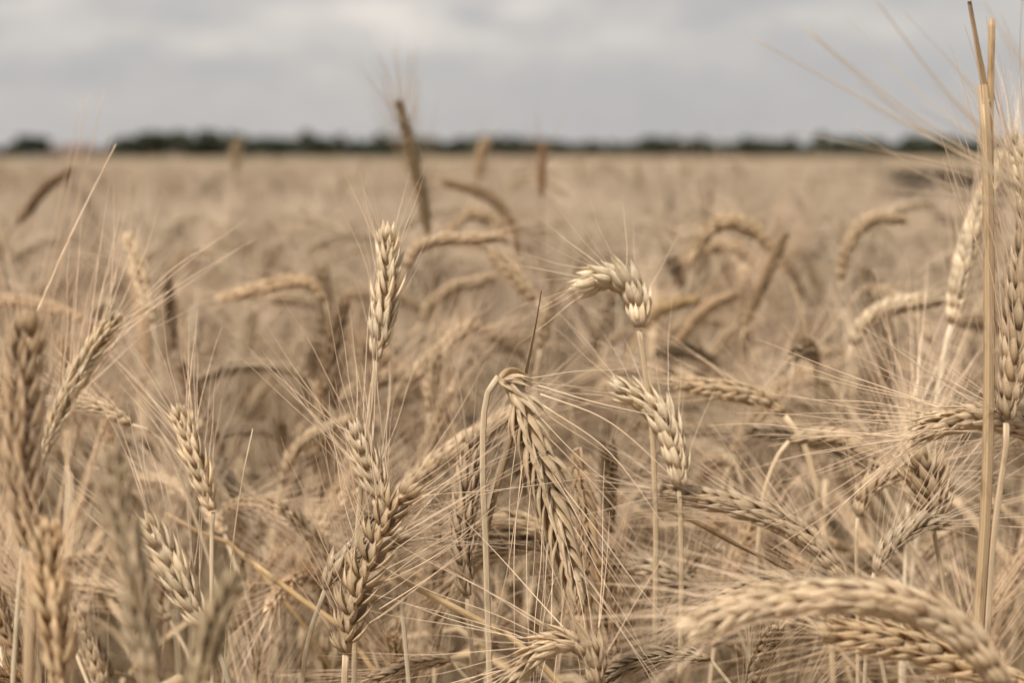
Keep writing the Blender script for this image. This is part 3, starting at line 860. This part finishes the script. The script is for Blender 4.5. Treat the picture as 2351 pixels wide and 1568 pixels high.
tall_awns = [a_ + (1.7,) for a_ in [((915, 262), (897, 190), (868, 118)), ((920, 260), (913, 185), (903, 108)), ((928, 262), (937, 190), (944, 112)), ((936, 300), (953, 235), (957, 170)), ((908, 280), (890, 220), (876, 165))]]
for i, (lab, ear, d_, wp, tint, roll, stem, sp_) in enumerate(far):
    stalk(lab, ear, d_, wp, stem=stem, roll=roll, tint=tint, awns='joined', awn=.046 if i == 0 else .042, splay=sp_, awn_p=1.0 if i == 0 else .6, detail=d_ < .97, extra_awns=tall_awns if i == 0 else None)

# --- cut stalk, broken straws
def straw(name, label, pts, d, wpx, tint, wend=None, cat='straw', leaf=None, to_ground=True):
    P = [PX(p, d) for p in pts]          # top first
    S = list(P)
    if to_ground: S += ground_run(P[-1], P[-1] - P[-2])
    root = bpy.data.objects.new(name, None); col.objects.link(root)
    root.location = (S[-1][0], S[-1][1], 0.0); root['label'] = label; root['category'] = cat
    mb = MB()
    Sp = smooth_path(np.array(S[::-1]), 50); r0 = wpx * d / F / 2; r1 = (wend or wpx) * d / F / 2
    ln = float(np.sum(np.linalg.norm(np.diff(Sp, axis=0), axis=1)))
    tube(mb, Sp - np.array(root.location), stem_radius(50, r0, r1, [.35], ln), 14, 2)
    o = link('stem', mb.mesh('stem', PM), root); set_tint(o, tint)
    for (L_, wl, tt, nm) in (leaf or []):
        mb = MB()
        Q = smooth_path([PX(q, d) for q in L_], 20)
        if nm == 'side_shoot':
            tube(mb, Q - np.array(root.location), np.interp(np.linspace(0, 1, 20), [0, .2, .9, 1], [wl * .45, wl * .5, wl * .5, wl * .42]) * d / F, 12, 2)
        else:
            ribbon(mb, Q - np.array(root.location), lambda t: wl * d / F * (1 - .55 * t), VIEW, 2, .5, .9, .0006)
        q = link(nm, mb.mesh(nm, PM), root); set_tint(q, tt)
    return root
straw('cut_stalk', 'tall thick cut stalk with split top standing against the sky', [(2256, 195), (2262, 280), (2267, 420), (2270, 700), (2268, 1000), (2258, 1250), (2244, 1440)], .60, 30, (.84, .74, .62), 25, 'cut stalk',
      leaf=[([(2262, 235, -.001), (2252, 170, -.001), (2238, 90, -.001), (2224, 2, -.001)], 17, (.66, .55, .43), 'splinter'),
            ([(2274, 420, .002), (2272, 300, .001), (2274, 170, 0), (2277, 42, 0)], 15, (.86, .73, .56), 'side_shoot')])
straw('fallen_straw', 'flat sharp straw slanting from the crooked ear to the bottom centre', [(895, 1318), (990, 1368), (1080, 1415), (1150, 1455), (1205, 1485)], .65, 15, (.95, .85, .66), 15, 'straw')
straw('fallen_straw', 'golden blurred straw slanting left of the crooked ear', [(560, 1278), (640, 1338), (720, 1398), (800, 1462)], .72, 15, (1.0, .86, .62), 13, 'straw')
stalk('slim tan ear leaning right below the broad pale arch', [(1712, 745), (1738, 680), (1770, 610), (1800, 548)], 1.05, 30, stem=[(1700, 790), (1690, 860)], roll=.4, tint=(.8, .7, .58), splay=.3, detail=False, awn=.045)
straw('fallen_straw', 'thin straw slanting beyond the left golden straw', [(380, 1180), (440, 1215), (500, 1240), (560, 1275)], .8, 12, (.95, .8, .6), 10, 'straw')
straw('dry_stem', 'bare thin stem standing right of the golden ear', [(1895, 1100), (1890, 1200), (1888, 1350)], .9, 13, (1, .94, .85), 12, 'straw')
straw('dry_stem', 'bare slender stem rising low between the left ears', [(580, 985), (560, 1080), (545, 1170), (530, 1300)], .66, 6, (1, .95, .88), 3, 'straw')

# ------------------------------------------------------------------ crop behind: prototypes
def proto_path(rng, th_base, th_tip, ear_len):
    """heading angle from the vertical along stem and ear, in the XZ plane; returns stem points, ear points, apex height 1"""
    H = 1.0; ds = .01
    lean = R(rng.uniform(-4, 6))
    sl = H - ear_len * .6
    p = np.array([0.0, 0.0]); th = lean; S = [p.copy()]
    n1_ = int(sl / ds)
    for i in range(n1_):
        f = max(0, (i * ds - (sl - .16)) / .16)
        th = lean + (th_base - lean) * f ** 1.6
        p = p + np.array([math.sin(th), math.cos(th)]) * ds; S.append(p.copy())
    E = [p.copy()]
    n2_ = int(ear_len / ds) + 1
    for i in range(n2_):
        f = i / n2_
        th = th_base + (th_tip - th_base) * f
        p = p + np.array([math.sin(th), math.cos(th)]) * (ear_len / n2_); E.append(p.copy())
    S = np.array(S); E = np.array(E)
    top = max(S[:, 1].max(), E[:, 1].max())
    S[:, 1] += 1.0 - top; E[:, 1] += 1.0 - top
    S[0, 1] = 0.0
    to3 = lambda A: np.stack([A[:, 0], np.zeros(len(A)), A[:, 1]], 1)
    return to3(S), to3(E)

SHAPES = [('upright', 4, 12), ('upright', 8, 25), ('leaning', 25, 50), ('leaning', 30, 75), ('nodding', 55, 110), ('nodding', 70, 130), ('nodding', 85, 150), ('leaning', 40, 60), ('nodding', 60, 95), ('leaning', 18, 45)]

def proto_leaf(mb, rng, z0):
    a = rng.uniform(0, 6.28); ln = rng.uniform(.14, .26)
    c, s = math.cos(a), math.sin(a)
    P = [np.array([0.005, 0, z0]) + np.array([c * ln * x, s * ln * x, z]) for x, z in ((0, 0), (.25, .05), (.55, .03), (.8, -.05), (.9, -.14))]
    ribbon(mb, smooth_path(P, 9), lambda t: .0075 * max(.08, (1 - t) ** .5), (0, 0, 1), 3, rng.uniform(-3, 3), .5)

# detailed prototypes, kept as meshes for the individual copies
prng = random.Random(77)
PROTO = []
for (kind, a, b) in SHAPES:
    S, E = proto_path(prng, R(a), R(b), prng.uniform(.075, .10))
    mb = MB(); Sp = smooth_path(S[::8], 40)
    Sp = np.vstack([Sp[:-1], E[:1]])
    tube(mb, Sp, stem_radius(40, .0016, .0010, [.4, .7], 1.0), 7, 2)
    me_s = mb.mesh('stem', PM)
    mb = MB(); proto_leaf(mb, prng, .66); me_l1 = mb.mesh('leaf', PM)
    mb = MB(); proto_leaf(mb, prng, .80); me_l2 = mb.mesh('leaf', PM)
    mb = MB(); proto_leaf(mb, prng, .86); me_l3 = mb.mesh('leaf', PM)
    ro = prng.uniform(0, 1.57)
    face = np.array([0, math.cos(ro), 0]) + np.array([math.cos(R(a)), 0, -math.sin(R(a))]) * math.sin(ro)
    sp, aw, axis = ear_layout(smooth_path(E, 20), face, prng.uniform(1.05, 1.25), prng, .058, prng.uniform(.7, 1.4), 2, 1.0, .85)
    base = E[0]
    mb = MB(); tube(mb, axis - base, .0022, 6, 0); me_r = mb.mesh('ear', PM)
    mbj = MB(); tube(mbj, axis - base, .0022, 6, 0)
    spl = []
    for M, var in sp:
        M = M.copy(); M[:3, 3] -= base; bake(mbj, SPK[2][var][0], M, 0); spl.append((Matrix(M.tolist()), var))
    me_e = mbj.mesh('ear', PM)
    mb = MB()
    for M, var in aw:
        M = M.copy(); M[:3, 3] -= base; bake(mb, AWN[2][var], M, 1)
    me_a = mb.mesh('awns', PM)
    PROTO.append((kind, me_s, (me_l2, me_l3, me_l1), me_r, me_e, me_a, spl, base))

frng = random.Random(2024)
def tint_rand(rng):
    b = rng.choice([1.05, 1.15, 1.28, .98, .88, 1.1, .76, 1.2])
    b *= rng.uniform(.93, 1.07); w_ = rng.uniform(-.05, .03)
    return (b, b * (.97 + w_ * .4), b * (.93 + w_))
BAND = {0: 'close behind the sharp ears', 1: 'in the blurred middle distance', 2: 'far back in the blur'}
MARKS = [(120, 'at the left edge'), (330, 'behind the bright slanting ear'), (560, 'behind the tall grey ear'), (760, 'left of the crooked ear'), (960, 'behind the crooked ear'),
         (1140, 'left of the kinked stem'), (1340, 'behind the hanging ear'), (1530, 'below the curled ear'), (1720, 'right of the two stems'), (1930, 'behind the level golden ear'),
         (2180, 'left of the cut stalk'), (9999, 'by the right edge')]
def filler(x, y, apex, rot, band, near):
    kind, me_s, me_l, me_r, me_e, me_a, spl, base = PROTO[frng.randrange(len(PROTO))]
    t = tint_rand(frng)
    r = bpy.data.objects.new('wheat_stalk', None); col.objects.link(r)
    r.location = (x, y, 0); r.rotation_euler = (frng.uniform(-.05, .05), frng.uniform(-.05, .05), rot); r.scale = (apex,) * 3
    r['category'] = 'wheat stalk'
    px_ = 1175 + F * x / y
    mark = next(mk for lim, mk in MARKS if px_ < lim)
    lum = t[0]
    shade = 'pale' if lum > 1.1 else ('light tan' if lum > .97 else ('dull tan' if lum > .7 else 'dark brown'))
    tall = ('taller', 'shorter')[0 if (apex - CAM_H) > (-.22, -.165, -.15)[band] else 1]
    r['label'] = '%s %s %s wheat stalk %s %s' % (tall, shade, kind, BAND[band], mark)
    r['group'] = '%s wheat stalks %s' % (kind, BAND[band])
    o = link('stem', me_s, r); set_tint(o, t)
    for m_ in me_l[:frng.choice((1, 2, 3))]:
        o = link('leaf', m_, r); set_tint(o, t)
    ea = link('ear', me_r if near else me_e, r, base); set_tint(ea, t)
    if near:
        for M, var in spl:
            o = link('spikelet', SPK[2][var][2], ea); o.matrix_local = M; set_tint(o, t)
    o = link('awns', me_a, ea); set_tint(o, t); o['kind'] = 'stuff'

# individual stalks fill a wedge in front of the camera up to Y_IND
Y0, Y_IND = .66, 1.22
cnt = 0
cell = .0495
yy = Y0
while yy < Y_IND:
    half = .40 * yy + .05
    xx = -half
    while xx < half:
        x = xx + frng.uniform(0, cell); y = yy + frng.uniform(0, cell)
        xx += cell
        if cnt >= 228: continue
        if frng.random() < .12: continue
        sx = 1175 + F * x / y
        if y < .80 and (380 < sx < 520 or 830 < sx < 930): continue       # gaps in the front rows at the pale ears
        if y < .8: z = -frng.uniform(.19, .27)
        elif y < .95: z = -frng.uniform(.155, .25)
        elif y < 1.15: z = -frng.uniform(.11, .22)
        else: z = -frng.uniform(.09, .21)
        filler(x, y, CAM_H + z, frng.uniform(0, 6.28), 0 if y < .95 else (1 if y < 1.2 else 2), y < 1.0)
        cnt += 1
    yy += cell
print('fillers', cnt, 'placed', N_STALK, 'reached', yy)

# ------------------------------------------------------------------ crop behind: one mass (geometry nodes)
def light_proto(idx):
    kind, a, b = SHAPES[idx]
    rng = random.Random(300 + idx)
    S, E = proto_path(rng, R(a), R(b), rng.uniform(.08, .105))
    mb = MB()
    tube(mb, np.vstack([smooth_path(S[::8], 12)[:-1], E[:1]]), .0015, 4, 2, cap=False)
    sp, aw, axis = ear_layout(smooth_path(E, 14), np.array([0, 1.0, 0]), 1.15, rng, .06, 1.2, 1, .8, .8)
    for M, var in sp: bake(mb, SPK[1][var][0], M, 0)
    for M, var in aw: bake(mb, AWN[1][var], M, 1)
    if rng.random() < .7: proto_leaf(mb, rng, rng.uniform(.4, .7))
    o = bpy.data.objects.new('crop_stalk', mb.mesh('crop_stalk', PM))
    return o
lib = bpy.data.collections.new('crop_library')
for i in range(len(SHAPES)): lib.objects.link(light_proto(i))

def patch_proto(seed):
    """two metres square of far crop in one mesh"""
    rs = np.random.RandomState(seed); mb = MB()
    Vs = []; Fs = []; Us = []; Ms = []; c = 0
    for k in range(620):
        x, y = rs.uniform(-1.05, 1.05, 2); h = rs.uniform(.86, 1.0); a = rs.uniform(0, 6.28); nod = rs.uniform(.05, 1.0)
        dx, dy = math.cos(a), math.sin(a)
        top = np.array([x + dx * .03, y + dy * .03, h]); tip = top + np.array([dx * nod, dy * nod, 1 - nod * 1.2]) * .085
        for (A, B_, ra, rb, mi) in ((np.array([x, y, .1]), top, .0022, .0016, 2), (top, (top + tip) / 2, .004, .008, 0), ((top + tip) / 2, tip, .008, .003, 0)):
            t = nrm(B_ - A); u = nrm(np.cross(t, [.3, .2, .9])); v = np.cross(t, u)
            for j in range(3):
                an = j * 2.094; w_ = u * math.cos(an) + v * math.sin(an)
                Vs.append(A + w_ * ra); Vs.append(B_ + w_ * rb); Us += [(0, .3), (0, .8)]
            for j in range(3):
                q = (j + 1) % 3; Fs.append((c + 2 * j, c + 2 * q, c + 2 * q + 1, c + 2 * j + 1)); Ms.append(mi)
            c += 6
        for j in range(5):
            s0 = top + (tip - top) * rs.uniform(.3, 1); dv = nrm(tip - top + rs.normal(size=3) * .02) * .06; sd = nrm(np.cross(dv, rs.normal(size=3))) * .0005
            Vs += [s0 + sd, s0 - sd, s0 + dv]; Us += [(0, .1), (0, .1), (0, 1)]; Fs.append((c, c + 1, c + 2, c + 2)); Ms.append(1); c += 3
    mb.V.append(np.array(Vs)); mb.Fc.append(np.array(Fs)); mb.U.append(np.array(Us)); mb.Mi.append(np.array(Ms)); mb.n = c
    return bpy.data.objects.new('crop_patch', mb.mesh('crop_patch', PM))
lib2 = bpy.data.collections.new('crop_patches')
for s in range(3): lib2.objects.link(patch_proto(s))

def scatter(name, pts, rots, scales, coll, label):
    me = bpy.data.meshes.new(name); n = len(pts)
    me.vertices.add(n); me.vertices.foreach_set('co', np.asarray(pts, np.float32).ravel())
    a = me.attributes.new('rot', 'FLOAT_VECTOR', 'POINT'); a.data.foreach_set('vector', np.asarray(rots, np.float32).ravel())
    a = me.attributes.new('siz', 'FLOAT', 'POINT'); a.data.foreach_set('value', np.asarray(scales, np.float32))
    o = link(name, me)
    o['kind'] = 'stuff'; o['label'] = label; o['category'] = 'wheat field'
    ng = bpy.data.node_groups.new(name, 'GeometryNodeTree')
    ng.interface.new_socket('Geometry', in_out='INPUT', socket_type='NodeSocketGeometry')
    ng.interface.new_socket('Geometry', in_out='OUTPUT', socket_type='NodeSocketGeometry')
    N = ng.nodes; Lk = ng.links
    gi = N.new('NodeGroupInput'); go = N.new('NodeGroupOutput')
    ci = N.new('GeometryNodeCollectionInfo'); ci.inputs['Collection'].default_value = coll
    ci.inputs['Separate Children'].default_value = True; ci.inputs['Reset Children'].default_value = True
    ip = N.new('GeometryNodeInstanceOnPoints'); ip.inputs['Pick Instance'].default_value = True
    ra = N.new('GeometryNodeInputNamedAttribute'); ra.data_type = 'FLOAT_VECTOR'; ra.inputs['Name'].default_value = 'rot'
    sa = N.new('GeometryNodeInputNamedAttribute'); sa.data_type = 'FLOAT'; sa.inputs['Name'].default_value = 'siz'
    e2r = N.new('FunctionNodeEulerToRotation')
    rv = N.new('FunctionNodeRandomValue'); rv.data_type = 'INT'
    rv.inputs[4].default_value = 0; rv.inputs[5].default_value = 9
    Lk.new(gi.outputs[0], ip.inputs['Points']); Lk.new(ci.outputs[0], ip.inputs['Instance'])
    Lk.new(rv.outputs[2], ip.inputs['Instance Index'])
    Lk.new(ra.outputs['Attribute'], e2r.inputs[0]); Lk.new(e2r.outputs[0], ip.inputs['Rotation'])
    Lk.new(sa.outputs['Attribute'], ip.inputs['Scale'])
    Lk.new(ip.outputs[0], go.inputs[0])
    md = o.modifiers.new('scatter', 'NODES'); md.node_group = ng
    return o

rs = np.random.RandomState(8)
def in_gap(x, y):
    """the trampled, weedy opening in the crop on the right"""
    c = .30 * y + .25
    wv_ = .12 * np.sin(y * 3.1) + .1 * np.sin(x * 4.0)
    return (y > 4.3 + wv_) & (y < 12.0 + 2 * wv_) & (x > .215 * y + .12 + wv_) & (x < .36 * y + wv_ + .5)
N_PT = 62000
MID = 15.0
yv = np.sqrt(rs.uniform(Y_IND ** 2, MID ** 2, N_PT)); xv = rs.uniform(-1, 1, N_PT) * (.43 * yv + .35)
kp = ~in_gap(xv, yv)
xv, yv = xv[kp], yv[kp]
und = .045 * np.sin(xv * 1.3 + yv * .7) * np.sin(yv * .9 - xv * .4 + 1.0)
apex = CAM_H - rs.uniform(.085, .22, len(xv)) + und * .8
apex = np.where(rs.rand(len(xv)) < .02, CAM_H - rs.uniform(.02, .08, len(xv)), apex)
dip = (xv > .235 * yv) & (xv < .40 * yv) & (yv > 2.2) & (yv < 5.2)
apex = np.where(dip, np.minimum(apex, CAM_H - .145) - .02 * rs.rand(len(xv)), apex)      # the crop sags in front of the opening
rot = np.stack([rs.uniform(-.06, .06, len(xv)), rs.uniform(-.06, .06, len(xv)), rs.uniform(0, 6.28, len(xv))], 1)
scatter('wheat_field', np.stack([xv, yv, 0 * xv], 1), rot, apex, lib, 'dense ripe wheat crop blurring away behind the front ears')
gx_, gy_ = [], []
yq = MID + .8
while yq < 60:
    hw = .43 * yq + 2
    xq = -hw
    while xq < hw:
        gx_.append(xq + rs.uniform(-.1, .1)); gy_.append(yq + rs.uniform(-.1, .1)); xq += 1.95
    yq += 1.95
gx_ = np.array(gx_); gy_ = np.array(gy_); kp = ~((gy_ > 50) & (gx_ < -.05 * gy_ - 1)); gx_, gy_ = gx_[kp], gy_[kp]
rot = np.zeros((len(gx_), 3)); rot[:, 2] = rs.randint(0, 4, len(gx_)) * math.pi / 2
scatter('wheat_field', np.stack([gx_, gy_, 0 * gx_], 1), rot, rs.uniform(.95, 1.0, len(gx_)), lib2, 'ripe wheat crop in the middle distance before the trees')
# near stalks beside the frame (seen from a step to the side)
# ------------------------------------------------------------------ weeds in the opening
def weed_mat(name, a, b):
    m, nt = new_mat(name)
    oi = nt.new('ShaderNodeTexCoord'); n = nt.noise(oi.outputs['Object'], 6.0, 3).outputs['Fac']
    finish(nt, nt.mix(n, a, b), .8, .15, .1)
    return m
M_WEEDS = [weed_mat('weed_green', (.07, .075, .03), (.17, .14, .065)), weed_mat('weed_shade_dark', (.042, .032, .022), (.10, .075, .05))]  # the dark brown one paints the shade inside the opening onto added weeds
rw = random.Random(4)
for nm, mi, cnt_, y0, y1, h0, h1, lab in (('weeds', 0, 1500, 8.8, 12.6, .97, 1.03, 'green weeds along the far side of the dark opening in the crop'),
                                     ('shade_weeds', 1, 5200, 5.0, 9.8, .955, 1.025, 'added weeds coloured dark as the shade in the crop opening on the right')):
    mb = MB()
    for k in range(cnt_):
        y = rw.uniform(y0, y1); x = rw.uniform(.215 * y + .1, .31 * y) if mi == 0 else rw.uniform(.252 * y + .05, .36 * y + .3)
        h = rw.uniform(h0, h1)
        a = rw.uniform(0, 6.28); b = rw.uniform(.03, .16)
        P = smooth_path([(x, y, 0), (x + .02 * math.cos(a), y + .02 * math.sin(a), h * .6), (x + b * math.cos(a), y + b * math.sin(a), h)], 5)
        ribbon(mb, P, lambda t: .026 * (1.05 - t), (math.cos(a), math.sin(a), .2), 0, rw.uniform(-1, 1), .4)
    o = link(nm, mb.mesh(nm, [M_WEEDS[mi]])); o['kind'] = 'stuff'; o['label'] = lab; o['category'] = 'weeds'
